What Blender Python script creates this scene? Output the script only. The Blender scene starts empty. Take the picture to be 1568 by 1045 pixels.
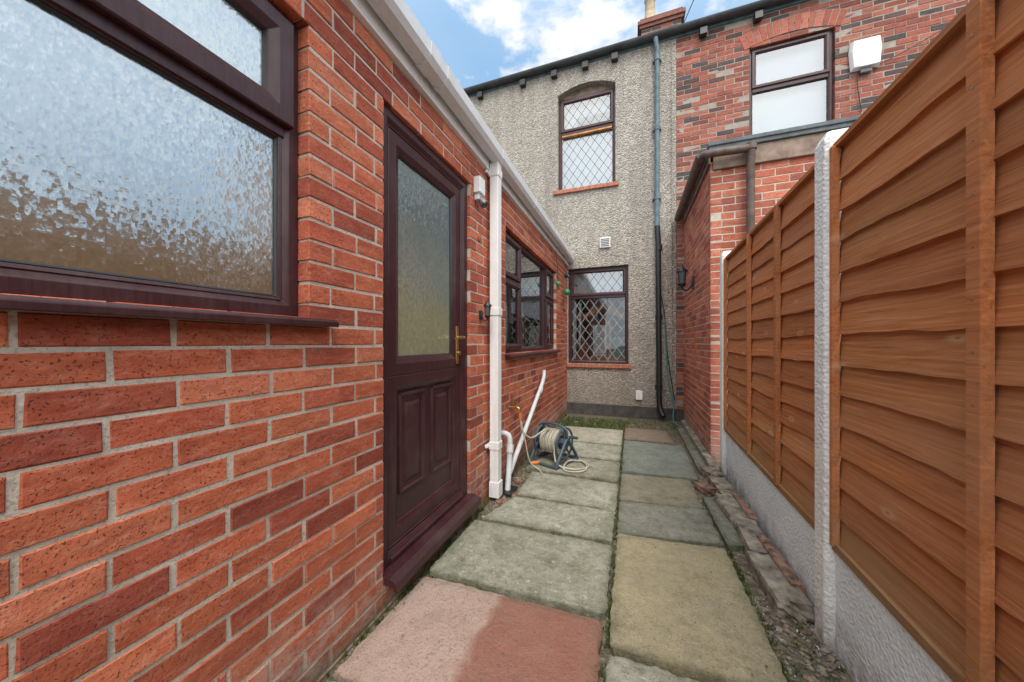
import bpy, bmesh, math, random
from mathutils import Vector, noise
rnd = random.Random(7)
SC = bpy.context.scene

# ---------------------------------------------------------------- node helpers
def c4(c): return (c[0], c[1], c[2], 1.0)
class T:
    def __init__(s, nt):
        s.nt = nt
        s.co = s.new('ShaderNodeTexCoord').outputs['Object']
    def new(s, t): return s.nt.nodes.new(t)
    def put(s, sock, v):
        if isinstance(v, bpy.types.NodeSocket): s.nt.links.new(v, sock)
        elif isinstance(v, tuple) and len(v) == 3 and sock.type == 'RGBA': sock.default_value = c4(v)
        else: sock.default_value = v
    def map(s, scale=(1, 1, 1), loc=(0, 0, 0), rot=(0, 0, 0), vec=None):
        n = s.new('ShaderNodeMapping')
        s.put(n.inputs['Vector'], vec or s.co)
        n.inputs['Scale'].default_value = scale
        n.inputs['Location'].default_value = loc
        n.inputs['Rotation'].default_value = rot
        return n.outputs[0]
    def noise(s, scale, detail=4, rough=.6, vec=None, dist=0):
        n = s.new('ShaderNodeTexNoise')
        s.put(n.inputs['Vector'], vec or s.co)
        n.inputs['Scale'].default_value = scale
        n.inputs['Detail'].default_value = min(detail, 5)
        n.inputs['Roughness'].default_value = rough
        n.inputs['Distortion'].default_value = dist
        return n.outputs[0]
    def vor(s, scale, vec=None, feature='F1', out='Distance'):
        n = s.new('ShaderNodeTexVoronoi'); n.feature = feature
        s.put(n.inputs['Vector'], vec or s.co)
        n.inputs['Scale'].default_value = scale
        return n.outputs[out]
    def ramp(s, f, stops):
        n = s.new('ShaderNodeValToRGB'); s.put(n.inputs[0], f)
        e = n.color_ramp.elements
        while len(e) < len(stops): e.new(.5)
        for i, (p, v) in enumerate(stops):
            e[i].position = p
            e[i].color = c4(v) if isinstance(v, tuple) else (v, v, v, 1)
        return n.outputs[0]
    def mix(s, f, a, b, blend='MIX'):
        n = s.new('ShaderNodeMix'); n.data_type = 'RGBA'; n.blend_type = blend
        s.put(n.inputs[0], f); s.put(n.inputs[6], a); s.put(n.inputs[7], b)
        return n.outputs[2]
    def math(s, op, a, b=0.0):
        n = s.new('ShaderNodeMath'); n.operation = op
        s.put(n.inputs[0], a); s.put(n.inputs[1], b)
        return n.outputs[0]
    def bump(s, h, st=.5, d=.01, nrm=None):
        n = s.new('ShaderNodeBump'); s.put(n.inputs['Height'], h)
        n.inputs['Strength'].default_value = st; n.inputs['Distance'].default_value = d
        if nrm: s.put(n.inputs['Normal'], nrm)
        return n.outputs[0]
    def attr(s, name='Col', out='Color'):
        n = s.new('ShaderNodeAttribute'); n.attribute_name = name
        return n.outputs[out]
    def sep(s, v=None):
        n = s.new('ShaderNodeSeparateXYZ'); s.put(n.inputs[0], v or s.co); return n.outputs
    def vm(s, op, a, b=None, sc=None):
        n = s.new('ShaderNodeVectorMath'); n.operation = op
        s.put(n.inputs[0], a)
        if b is not None: s.put(n.inputs[1], b)
        if sc is not None: n.inputs['Scale'].default_value = sc
        return n.outputs['Value'] if op == 'DOT_PRODUCT' else n.outputs[0]
    def hsv(s, col, h=.5, sa=1., v=1.):
        n = s.new('ShaderNodeHueSaturation'); s.put(n.inputs['Color'], col)
        s.put(n.inputs['Hue'], h); s.put(n.inputs['Saturation'], sa); s.put(n.inputs['Value'], v)
        return n.outputs[0]

def mk(name):
    m = bpy.data.materials.new(name); m.use_nodes = True
    return m, T(m.node_tree), m.node_tree.nodes['Principled BSDF']

def simple(name, col, rough=.5, metal=0., var=.15, scale=12, bump=.1, bscale=80, spec=.5, emit=0.):
    m, t, b = mk(name)
    f = t.ramp(t.noise(scale, 4), [(.3, 0.), (.7, 1.)])
    dk = tuple(x*(1-var*1.6) for x in col); lt = tuple(min(1, x*(1+var)) for x in col)
    t.put(b.inputs['Base Color'], t.mix(f, dk, lt))
    b.inputs['Roughness'].default_value = rough; b.inputs['Metallic'].default_value = metal
    b.inputs['Specular IOR Level'].default_value = spec
    if bump: t.put(b.inputs['Normal'], t.bump(t.noise(bscale, 2), bump, .004))
    return m

def grimy(name, col, rough=.4, grime=(.30, .29, .24)):
    """white plastic with faint streaky dirt that gathers low down"""
    m, t, b = mk(name)
    st = t.ramp(t.noise(1, 5, .7, vec=t.map((34, 34, 5))), [(.50, 0.), (.75, 1.)])
    low = t.math('ADD', t.ramp(t.sep()[2], [(.0, .8), (.45, .22)]), 0.)
    c = t.mix(t.math('MULTIPLY', st, low), col, grime)
    c = t.mix(t.math('MULTIPLY', t.ramp(t.noise(5, 4), [(.4, 0.), (.7, 1.)]), .12), c, grime)
    t.put(b.inputs['Base Color'], c); b.inputs['Roughness'].default_value = rough
    return m

def brick_mat(name, efflo=True, mott=.45, soot=0.):
    m, t, b = mk(name)
    col = t.attr('Col')
    n1 = t.ramp(t.noise(1, 5, .7, vec=t.map((11, 8, 26))), [(.45, 0.), (.64, 1.)])
    col = t.mix(t.math('MULTIPLY', n1, mott), col, t.hsv(col, .488, 1.05, .46))
    n2 = t.ramp(t.noise(45, 4, .7, vec=t.map((1, .6, 1.6), (3, 1, 7))), [(.50, 0.), (.72, 1.)])
    col = t.mix(t.math('MULTIPLY', n2, .42), col, t.hsv(col, .515, .74, 1.4))
    n3 = t.ramp(t.noise(190, 2, .5), [(.31, 1.), (.39, 0.)])
    col = t.mix(t.math('MULTIPLY', n3, .75), col, (.06, .025, .02))
    big = t.ramp(t.noise(1.1, 3, .6), [(.35, 0.), (.7, 1.)])
    col = t.mix(t.math('MULTIPLY', big, .14 + soot), col, t.hsv(col, .5, .9, .6))
    sm = t.ramp(t.noise(1, 5, .75, vec=t.map((16, 7, 9), (2, 6, 3))), [(.60, 0.), (.72, 1.)])
    col = t.mix(t.math('MULTIPLY', sm, .28), col, (.50, .38, .31))
    if efflo:
        z = t.ramp(t.sep()[2], [(.0, 1.), (.34, 0.)])
        e = t.ramp(t.noise(9, 5, .75, vec=t.map((1, 1, 1.5))), [(.44, 0.), (.58, 1.)])
        col = t.mix(t.math('MULTIPLY', t.math('MULTIPLY', z, e), .85), col, (.52, .44, .40))
        g = t.ramp(t.sep()[2], [(.0, 1.), (.09, 0.)])
        col = t.mix(t.math('MULTIPLY', g, .5), col, (.09, .095, .05))
        d2 = t.ramp(t.sep()[2], [(.05, 1.), (.55, 0.)])
        col = t.mix(t.math('MULTIPLY', d2, .28), col, (.20, .10, .07))
    t.put(b.inputs['Base Color'], col)
    b.inputs['Roughness'].default_value = .85
    b.inputs['Specular IOR Level'].default_value = .3
    h = t.math('ADD', t.math('MULTIPLY', t.noise(70, 4, .7), 1.0), t.math('MULTIPLY', n3, -.5))
    t.put(b.inputs['Normal'], t.bump(h, .75, .004))
    return m

def mortar_mat(name, c=(.60, .545, .46), green=True):
    m, t, b = mk(name)
    col = t.mix(t.ramp(t.noise(9, 5, .7), [(.35, 0.), (.65, 1.)]), tuple(x*.72 for x in c), c)
    col = t.mix(t.ramp(t.noise(150, 2), [(.35, 1.), (.45, 0.)]), col, tuple(x*.6 for x in c))
    if green:
        g = t.ramp(t.sep()[2], [(.0, 1.), (.16, 0.)])
        col = t.mix(t.math('MULTIPLY', g, .6), col, (.09, .10, .05))
    t.put(b.inputs['Base Color'], col); b.inputs['Roughness'].default_value = .95
    t.put(b.inputs['Normal'], t.bump(t.noise(120, 3), .6, .004))
    return m

def upvc_mat():
    m, t, b = mk('mahogany_upvc')
    g = t.noise(1, 4, .6, vec=t.map((90, 90, 5)), dist=.4)
    col = t.mix(t.ramp(g, [(.35, 0.), (.65, 1.)]), (.032, .0095, .012), (.060, .019, .022))
    dust = t.ramp(t.noise(5, 5, .7), [(.48, 0.), (.75, 1.)])
    col = t.mix(t.math('MULTIPLY', dust, .09), col, (.30, .24, .22))
    t.put(b.inputs['Base Color'], col)
    t.put(b.inputs['Roughness'], t.ramp(t.noise(6, 4), [(.3, .30), (.7, .48)]))
    t.put(b.inputs['Normal'], t.bump(g, .18, .002))
    return m

def obscure_glass(name='obscure_glass', cols=((.19, .17, .11), (.30, .34, .30), (.46, .56, .57)), vs=115, tilt=.085, gl=.42, cellmix=.20):
    # textured privacy glass: pale, glossy, pressed into small randomly tilted blocks
    m = bpy.data.materials.new(name); m.use_nodes = True
    nt = m.node_tree; nt.nodes.clear(); t = T(nt)
    out = t.new('ShaderNodeOutputMaterial')
    v = t.new('ShaderNodeTexVoronoi'); v.distance = 'CHEBYCHEV'
    nn = t.new('ShaderNodeTexNoise'); nn.inputs['Scale'].default_value = 40; t.put(nn.inputs['Vector'], t.co)
    vec = t.vm('ADD', t.map((1, 1.2, .70)), t.vm('SCALE', nn.outputs['Color'], sc=.004))
    t.put(v.inputs['Vector'], vec); v.inputs['Scale'].default_value = vs
    off = t.vm('SCALE', t.vm('SUBTRACT', v.outputs['Color'], (.5, .5, .5)), sc=tilt)
    base = t.bump(t.math('ADD', t.math('MINIMUM', v.outputs['Distance'], .45), t.math('MULTIPLY', t.noise(150, 2), .4)), .20, .0018)
    nrm = t.vm('NORMALIZE', t.vm('ADD', base, off))
    d = t.new('ShaderNodeBsdfDiffuse')
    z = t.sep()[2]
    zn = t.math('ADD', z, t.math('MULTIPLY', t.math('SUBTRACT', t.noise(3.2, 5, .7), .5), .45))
    col = t.ramp(t.math('SUBTRACT', zn, 1.0), [(.36, cols[0]), (.60, cols[1]), (.92, cols[2])])  # reflection gradient painted into the pane colour by height, with a wavy boundary
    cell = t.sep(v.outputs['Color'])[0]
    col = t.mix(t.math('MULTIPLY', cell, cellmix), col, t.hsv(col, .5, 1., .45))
    t.put(d.inputs['Color'], col); t.put(d.inputs['Normal'], nrm)
    g = t.new('ShaderNodeBsdfGlossy'); g.inputs['Roughness'].default_value = .12
    g.inputs['Color'].default_value = (.86, .93, .97, 1)
    t.put(g.inputs['Normal'], nrm)
    fr = t.new('ShaderNodeLayerWeight'); fr.inputs['Blend'].default_value = .45
    f = t.math('ADD', t.math('MULTIPLY', fr.outputs['Fresnel'], .35), gl)
    mx = t.new('ShaderNodeMixShader')
    t.put(mx.inputs[0], f); t.put(mx.inputs[1], d.outputs[0]); t.put(mx.inputs[2], g.outputs[0])
    t.put(out.inputs[0], mx.outputs[0])
    return m

def clear_glass(name, refl=.25, tint=(.75, .8, .8)):
    m = bpy.data.materials.new(name); m.use_nodes = True
    nt = m.node_tree; nt.nodes.clear(); t = T(nt)
    out = t.new('ShaderNodeOutputMaterial')
    tr = t.new('ShaderNodeBsdfTransparent'); tr.inputs[0].default_value = c4(tint)
    g = t.new('ShaderNodeBsdfGlossy'); g.inputs['Roughness'].default_value = .02
    g.inputs['Color'].default_value = (.95, .98, 1, 1)
    t.put(g.inputs['Normal'], t.bump(t.noise(2.5, 1), .12, .02))
    fr = t.new('ShaderNodeLayerWeight'); fr.inputs['Blend'].default_value = .4
    f = t.math('MINIMUM', t.math('ADD', fr.outputs['Fresnel'], refl), 1.)
    mx = t.new('ShaderNodeMixShader')
    t.put(mx.inputs[0], f); t.put(mx.inputs[1], tr.outputs[0]); t.put(mx.inputs[2], g.outputs[0])
    t.put(out.inputs[0], mx.outputs[0])
    return m

def roughcast():
    m, t, b = mk('roughcast_render')
    peb = t.vor(48)
    bw = t.sep(t.vor(48, out='Color'))[0]
    col = t.mix(bw, (.32, .29, .25), (.68, .62, .545))
    sp = t.ramp(t.noise(55, 3, .7), [(.40, 1.), (.50, 0.)])
    col = t.mix(t.math('MULTIPLY', sp, .55), col, (.17, .15, .125))
    lg = t.ramp(t.noise(1.3, 5, .65), [(.35, 0.), (.68, 1.)])
    col = t.mix(t.math('MULTIPLY', lg, .34), col, (.34, .30, .25))
    st = t.ramp(t.noise(1, 4, .6, vec=t.map((5, 5, .35))), [(.50, 0.), (.72, 1.)])
    col = t.mix(t.math('MULTIPLY', st, .42), col, (.23, .205, .175))
    low = t.ramp(t.sep()[2], [(.0, 1.), (.9, 0.)])
    col = t.mix(t.math('MULTIPLY', low, .5), col, (.25, .205, .16))
    t.put(b.inputs['Base Color'], col); b.inputs['Roughness'].default_value = .95
    h = t.math('SUBTRACT', t.math('MULTIPLY', t.noise(40, 4), 1.4), peb)
    t.put(b.inputs['Normal'], t.bump(h, 1.0, .020))
    return m

def wood_mat():
    m, t, b = mk('treated_timber')
    a = t.attr('Col')
    g = t.noise(1, 5, .66, vec=t.map((60, 1.8, 70)), dist=.9)
    col = t.mix(t.ramp(g, [(.32, 0.), (.68, 1.)]), (.355, .118, .042), (.60, .245, .10))
    w = t.new('ShaderNodeTexWave'); w.wave_type = 'BANDS'; w.bands_direction = 'Z'
    w.inputs['Scale'].default_value = 17; w.inputs['Distortion'].default_value = 9
    w.inputs['Detail'].default_value = 3; w.inputs['Detail Scale'].default_value = .6
    t.put(w.inputs['Vector'], t.map((1, .25, 1)))
    col = t.mix(t.math('MULTIPLY', w.outputs['Fac'], .24), col, (.30, .098, .035))
    k = t.vor(1, vec=t.map((1, 3.6, 9.5)))
    col = t.mix(t.ramp(k, [(.08, .7), (.17, 0.)]), col, (.62, .36, .20))
    col = t.mix(t.ramp(k, [(.022, .8), (.05, 0.)]), col, (.18, .06, .03))
    big = t.ramp(t.noise(1, 4, vec=t.map((2, 1.6, 7))), [(.38, 0.), (.66, 1.)])
    col = t.mix(t.math('MULTIPLY', big, .45), col, (.46, .245, .135))
    cr = t.ramp(t.noise(1, 3, .6, vec=t.map((90, 3.2, 160), (4, 4, 4))), [(.29, 1.), (.35, 0.)])
    col = t.mix(t.math('MULTIPLY', cr, .5), col, (.12, .045, .02))
    dirt = t.ramp(t.sep()[2], [(.38, 1.), (.62, 0.)])
    col = t.mix(t.math('MULTIPLY', dirt, .4), col, (.22, .17, .09))
    col = t.mix(1.0, col, a, 'MULTIPLY')
    t.put(b.inputs['Base Color'], col); b.inputs['Roughness'].default_value = .92
    b.inputs['Specular IOR Level'].default_value = .12
    t.put(b.inputs['Normal'], t.bump(g, .6, .004))
    return m

def white_concrete(name, c=(.70, .72, .70), chips=.5):
    m, t, b = mk(name)
    col = t.mix(t.ramp(t.noise(7, 5), [(.3, 0.), (.7, 1.)]), tuple(x*.86 for x in c), c)
    chip = t.ramp(t.noise(38, 5, .7), [(.60, 0.), (.66, 1.)])
    col = t.mix(t.math('MULTIPLY', chip, chips), col, (.32, .30, .26))
    z = t.ramp(t.sep()[2], [(.0, 1.), (.16, 0.)])
    n = t.ramp(t.noise(12, 5), [(.35, 0.), (.6, 1.)])
    col = t.mix(t.math('MULTIPLY', z, t.math('MULTIPLY', n, .8)), col, (.26, .23, .17))
    t.put(b.inputs['Base Color'], col); b.inputs['Roughness'].default_value = .8
    h = t.math('ADD', t.vor(70), t.math('MULTIPLY', t.noise(40, 4), 1.2))
    t.put(b.inputs['Normal'], t.bump(h, .7, .006))
    return m

def slab_mat(name, a, b_, stain, moss=.5, split=None):
    m, t, b = mk(name)
    n1 = t.ramp(t.noise(2.6, 5, .65), [(.38, 0.), (.62, 1.)])
    if split:
        x = t.math('ADD', t.sep()[0], t.math('MULTIPLY', t.math('SUBTRACT', t.noise(3, 4), .5), .30))
        base = t.mix(t.ramp(t.math('ADD', x, 1.0), [(split, 0.), (split+.05, 1.)]), a, b_)
        base = t.mix(t.math('MULTIPLY', n1, .25), base, stain)
    else:
        base = t.mix(n1, a, b_)
    n2 = t.ramp(t.noise(10, 5, .78, vec=t.map((1, 1, 1), (5, 3, 1))), [(.46, 0.), (.62, 1.)])
    col = t.mix(t.math('MULTIPLY', n2, .75 if not split else .25), base, stain)
    n4 = t.ramp(t.noise(4.5, 5, .8, vec=t.map((1, 1, 1), (1, 8, 4))), [(.52, 0.), (.66, 1.)])
    col = t.mix(t.math('MULTIPLY', n4, .42 if not split else .18), col, tuple(x*.42 for x in stain))
    sp = t.ramp(t.noise(120, 3, .7), [(.36, 1.), (.46, 0.)])
    col = t.mix(t.math('MULTIPLY', sp, .55), col, (.09, .085, .06))
    lt = t.ramp(t.noise(32, 4, .7, vec=t.map((1, 1, 1), (9, 2, 0))), [(.58, 0.), (.66, 1.)])
    col = t.mix(t.math('MULTIPLY', lt, .5 if not split else .25), col, tuple(min(1, x*1.5) for x in b_))
    e = t.attr('Col')
    en = t.math('MULTIPLY', t.sep(e)[0], t.ramp(t.noise(14, 5, .7), [(.35, .1), (.6, 1.)]))
    col = t.mix(t.math('MULTIPLY', en, moss), col, (.075, .09, .038))
    t.put(b.inputs['Base Color'], col)
    t.put(b.inputs['Roughness'], t.ramp(n2, [(0., .62), (1., .88)]))
    h = t.math('ADD', t.math('MULTIPLY', t.noise(14, 5, .7), 1.6), t.math('MULTIPLY', t.noise(110, 3), .5))
    t.put(b.inputs['Normal'], t.bump(h, .75, .009))
    return m

def soil_mat():
    m, t, b = mk('soil')
    col = t.mix(t.ramp(t.noise(30, 5), [(.35, 0.), (.65, 1.)]), (.085, .07, .048), (.27, .225, .165))
    mo = t.ramp(t.noise(4, 5), [(.48, 0.), (.62, 1.)])
    col = t.mix(t.math('MULTIPLY', mo, .5), col, (.08, .095, .035))
    sp = t.ramp(t.vor(120), [(.12, 1.), (.2, 0.)])
    col = t.mix(t.math('MULTIPLY', sp, .5), col, (.42, .37, .30))
    t.put(b.inputs['Base Color'], col); b.inputs['Roughness'].default_value = .95
    t.put(b.inputs['Normal'], t.bump(t.math('ADD', t.noise(60, 5), t.vor(90)), .9, .01))
    return m

MAT = {}
MAT['brick'] = brick_mat('orange_facing_brick')
MAT['brick_old'] = brick_mat('old_red_brick', False, .45, .12)
MAT['mortar'] = mortar_mat('mortar')
MAT['mortar_old'] = mortar_mat('old_mortar', (.40, .35, .295), False)
MAT['upvc'] = upvc_mat()
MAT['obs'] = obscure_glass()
MAT['obsdoor'] = obscure_glass('obscure_door_glass', ((.27, .28, .17), (.20, .25, .215), (.13, .19, .19)), 100, .16, .16, .3)
MAT['glass'] = clear_glass('clear_glass', .14)
MAT['glass_low'] = clear_glass('lower_window_glass', .05, (.80, .85, .86))
MAT['glass_up'] = clear_glass('upstairs_glass', .22, (.84, .90, .92))
MAT['render'] = roughcast()
MAT['wood'] = wood_mat()
MAT['post'] = white_concrete('painted_concrete_post', (.86, .88, .87), .4)
MAT['gravelboard'] = white_concrete('painted_gravel_board', (.80, .88, .93), .08)
MAT['white'] = grimy('white_plastic', (.86, .87, .87), .35)
MAT['gutter'] = grimy('pale_grey_plastic', (.74, .77, .79), .4)
MAT['greypipe'] = simple('grey_waste_pipe', (.62, .66, .68), .45, var=.08, bump=.03)
MAT['black'] = simple('black_plastic', (.018, .020, .022), .4, var=.2, bump=.05)
MAT['slate'] = simple('dark_slate', (.06, .065, .07), .7, var=.3, scale=6, bump=.4)
MAT['bluepipe'] = simple('weathered_blue_grey_pipe', (.11, .17, .20), .55, var=.25, bump=.1)
MAT['brownpipe'] = simple('weathered_brown_plastic', (.13, .085, .07), .6, var=.3, bump=.1)
MAT['brass'] = simple('brass', (.65, .45, .18), .3, 1., var=.1, bump=.05)
MAT['steel'] = simple('zinc', (.35, .36, .37), .45, .9, var=.1)
MAT['reel'] = simple('slate_blue_plastic', (.065, .095, .125), .45, var=.15, bump=.05)
MAT['hose'] = simple('beige_hose', (.50, .47, .38), .5, var=.15)
MAT['teal'] = simple('teal_hose', (.05, .26, .25), .5, var=.15)
MAT['orange'] = simple('orange_plastic', (.75, .22, .03), .45)
MAT['green'] = simple('green_plastic', (.02, .30, .10), .35)
MAT['terra'] = simple('terracotta', (.45, .16, .095), .8, var=.25, scale=20, bump=.5)
MAT['felt'] = simple('mineral_felt', (.14, .165, .175), .9, var=.2, scale=15, bump=.5, bscale=200)
MAT['fasciaold'] = simple('weathered_brown_fascia_board', (.25, .18, .14), .8, var=.35, scale=7, bump=.3)
MAT['concrete'] = simple('rough_concrete', (.28, .25, .20), .92, var=.45, scale=14, bump=.9, bscale=60)
MAT['plinth'] = simple('dark_painted_plinth', (.08, .075, .07), .8, var=.35, scale=8, bump=.6)
MAT['soil'] = soil_mat()
MAT['moss'] = simple('moss', (.085, .13, .025), .95, var=.45, scale=30, bump=.8)
MAT['plaster'] = simple('interior_plaster', (.40, .31, .22), .9, var=.1)
MAT['curtain'] = simple('net_curtain', (.88, .92, .94), .9, var=.06)
MAT['intwood'] = simple('interior_pine', (.60, .25, .06), .5, var=.25)
MAT['lead'] = simple('lead_strip', (.42, .44, .45), .5, .2)
MAT['leaddark'] = simple('lead_strip_dark', (.16, .17, .18), .5, .2)
MAT['buff'] = simple('buff_chimney_pot', (.50, .40, .27), .85, var=.2)
MAT['lens'] = simple('smoked_lens', (.10, .11, .12), .15, var=.1, bump=0)
MAT['stone'] = simple('rubble_stone', (.25, .21, .165), .95, var=.5, scale=22, bump=.8)
MAT['redstone'] = simple('dull_red_brick_rubble', (.27, .165, .12), .95, var=.5, scale=22, bump=.8)

# ---------------------------------------------------------------- mesh builder
X, Y, Z = Vector((1, 0, 0)), Vector((0, 1, 0)), Vector((0, 0, 1))
def empty(name):
    e = bpy.data.objects.new(name, None); SC.collection.objects.link(e); e.empty_display_size = .1; return e

class B:
    def __init__(s, name, O=(0, 0, 0), U=X, N=-Y):
        s.name = name; s.O = Vector(O); s.U = Vector(U); s.N = Vector(N)
        s.v = []; s.f = []; s.mi = []; s.col = []; s.sm = []; s.mats = []
    def P(s, u, z, n): return s.O + s.U*u + s.N*n + Z*z
    def m(s, k):
        if k not in s.mats: s.mats.append(k)
        return s.mats.index(k)
    def addw(s, vs, fs, mat, col=(1, 1, 1), smooth=False):
        o = len(s.v); s.v += [Vector(p) for p in vs]; mi = s.m(mat)
        for f in fs:
            s.f.append([o+i for i in f]); s.mi.append(mi); s.col.append(col); s.sm.append(smooth)
    def box(s, u0, u1, z0, z1, n0, n1, mat, col=(1, 1, 1)):
        vs = [s.P(u, z, n) for n in (n0, n1) for z in (z0, z1) for u in (u0, u1)]
        s.addw(vs, [(0, 1, 3, 2), (4, 6, 7, 5), (0, 4, 5, 1), (2, 3, 7, 6), (0, 2, 6, 4), (1, 5, 7, 3)], mat, col)
    def wbox(s, a, b, mat, col=(1, 1, 1)):
        vs = [(x, y, z) for x in (a[0], b[0]) for y in (a[1], b[1]) for z in (a[2], b[2])]
        s.addw(vs, [(0, 1, 3, 2), (4, 6, 7, 5), (0, 4, 5, 1), (2, 3, 7, 6), (0, 2, 6, 4), (1, 5, 7, 3)], mat, col)
    def quad(s, u0, u1, z0, z1, n, mat, col=(1, 1, 1)):
        s.addw([s.P(u0, z0, n), s.P(u1, z0, n), s.P(u1, z1, n), s.P(u0, z1, n)], [(0, 1, 2, 3)], mat, col)
    def ring(s, u0, u1, z0, z1, prof, mat):
        vs = []; fs = []; k = len(prof)
        for (i, n) in prof:
            vs += [s.P(u0+i, z0+i, n), s.P(u1-i, z0+i, n), s.P(u1-i, z1-i, n), s.P(u0+i, z1-i, n)]
        for a in range(k-1):
            for c in range(4):
                d = (c+1) % 4
                fs.append((a*4+c, a*4+d, (a+1)*4+d, (a+1)*4+c))
        s.addw(vs, fs, mat)
    def frame(s, u0, u1, z0, z1, w, n0, n1, mat='upvc'):
        s.ring(u0, u1, z0, z1, [(0, n0), (0, n1-.004), (.004, n1), (w*.62, n1), (w*.72, n1-.004), (w-.004, n1-.014), (w, n1-.02), (w, n0)], mat)
    def tube(s, pts, r, mat, seg=12, closed=False, cap=True, col=(1, 1, 1)):
        pts = [Vector(p) for p in pts]; n = len(pts); vs = []; fs = []
        up = None
        for i, p in enumerate(pts):
            if closed: d = (pts[(i+1) % n]-pts[i-1]).normalized()
            else: d = (pts[min(i+1, n-1)]-pts[max(i-1, 0)]).normalized()
            if up is None:
                up = Z if abs(d.z) < .9 else X
            a = (up - d*up.dot(d)).normalized(); up = a; b = d.cross(a)
            rr = r[i] if isinstance(r, (list, tuple)) else r
            vs += [p + (a*math.cos(2*math.pi*k/seg) + b*math.sin(2*math.pi*k/seg))*rr for k in range(seg)]
        m = n if closed else n-1
        for i in range(m):
            j = (i+1) % n
            for k in range(seg):
                l = (k+1) % seg
                fs.append((i*seg+k, i*seg+l, j*seg+l, j*seg+k))
        s.addw(vs, fs, mat, col, True)
        if cap and not closed:
            s.addw(vs[:seg], [tuple(range(seg))], mat, col)
            s.addw(vs[-seg:], [tuple(range(seg))], mat, col)
    def prism(s, prof, mat, a0, a1, axis=None, cap=True, closed=True):
        """prof: list of (n,z); swept along u"""
        k = len(prof); vs = [s.P(a0, z, n) for n, z in prof]+[s.P(a1, z, n) for n, z in prof]
        fs = [(i, (i+1) % k, k+(i+1) % k, k+i) for i in range(k if closed else k-1)]
        if cap: fs += [tuple(range(k)), tuple(range(k, 2*k))]
        s.addw(vs, fs, mat)
    def done(s, parent=None, bevel=0., loc=None):
        me = bpy.data.meshes.new(s.name)
        me.from_pydata([tuple(p) for p in s.v], [], s.f)
        for k in s.mats: me.materials.append(MAT[k])
        ca = me.color_attributes.new('Col', 'FLOAT_COLOR', 'CORNER')
        data = []
        for p, mi, c, sm in zip(me.polygons, s.mi, s.col, s.sm):
            p.material_index = mi; p.use_smooth = sm
            data += [c[0], c[1], c[2], 1.]*p.loop_total
        ca.data.foreach_set('color', data)
        bm = bmesh.new(); bm.from_mesh(me); bmesh.ops.recalc_face_normals(bm, faces=bm.faces); bm.to_mesh(me); bm.free()
        o = bpy.data.objects.new(s.name, me); SC.collection.objects.link(o)
        if parent: o.parent = parent
        if bevel:
            md = o.modifiers.new('Bevel', 'BEVEL'); md.width = bevel; md.segments = 2; md.limit_method = 'ANGLE'
        return o

def catmull(pts, k=8):
    pts = [Vector(p) for p in pts]; P = [pts[0]]+pts+[pts[-1]]; out = []
    for i in range(1, len(P)-2):
        for j in range(k):
            t = j/k; a, b, c, d = P[i-1], P[i], P[i+1], P[i+2]
            out.append(.5*((2*b)+(c-a)*t+(2*a-5*b+4*c-d)*t*t+(3*b-a-3*c+d)*t**3))
    out.append(pts[-1]); return out

def rsub(rects, op):
    out = []
    for (a, c, z, w) in rects:
        oa, oc, oz, ow = op
        if c <= oa or a >= oc or w <= oz or z >= ow: out.append((a, c, z, w)); continue
        if a < oa: out.append((a, oa, z, w))
        if c > oc: out.append((oc, c, z, w))
        m0, m1 = max(a, oa), min(c, oc)
        if z < oz: out.append((m0, m1, z, oz))
        if w > ow: out.append((m0, m1, ow, w))
    return out

def bricks(b, u0, u1, z0, z1, ops, pal, mat, mortar, depth=.1, course=.075, L=.225, jit=.002, back=None, rec=.0035):
    row = 0; z = z0
    while z < z1-.012:
        u = u0-(L/2 if row % 2 else 0)+rnd.uniform(-.012, .004)
        top = min(z+course-.0105+rnd.uniform(-.001, .001), z1)
        while u < u1:
            a, c = max(u, u0), min(u+L-.0105+rnd.uniform(-.003, .003), u1)
            u += L
            if c-a < .02: continue
            rs = [(a, c, z, top)]
            for op in ops: rs = rsub(rs, op)
            base = rnd.choice(pal); k = rnd.uniform(.82, 1.12)
            col = tuple(x*k for x in base)
            f = rnd.uniform(-jit, jit)
            for (p, q, r, w) in rs:
                if q-p < .015 or w-r < .012: continue
                e = .0030; j = lambda: rnd.uniform(-.0018, .0018)
                A = [(p+j(), r+j()), (q+j(), r+j()), (q+j(), w+j()), (p+j(), w+j())]
                I = [(p+e, r+e), (q-e, r+e), (q-e, w-e), (p+e, w-e)]
                vs = [b.P(x, y, -depth) for x, y in A]+[b.P(x, y, f-e) for x, y in A]+[b.P(x, y, f+j()*.5) for x, y in I]
                fs = [(8, 9, 10, 11)]
                for g in range(4):
                    h = (g+1) % 4
                    fs += [(g, h, 4+h, 4+g), (4+g, 4+h, 8+h, 8+g)]
                b.addw(vs, fs, mat, col)
        z += course; row += 1
    rs = [(u0+.001, u1-.001, z0-.02, z1-.001)]
    for (p, q, r, w) in ops: rs = rsub(rs, (p-.004, q+.004, r-.004, w+.004))
    for (p, q, r, w) in rs: b.box(p, q, r, w, -depth+.002, -rec, mortar)

def plate(b, u0, u1, z0, z1, ops, n0, n1, mat):
    rs = [(u0, u1, z0, z1)]
    for o in ops: rs = rsub(rs, o)
    for (p, q, r, w) in rs: b.box(p, q, r, w, n0, n1, mat)

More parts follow.
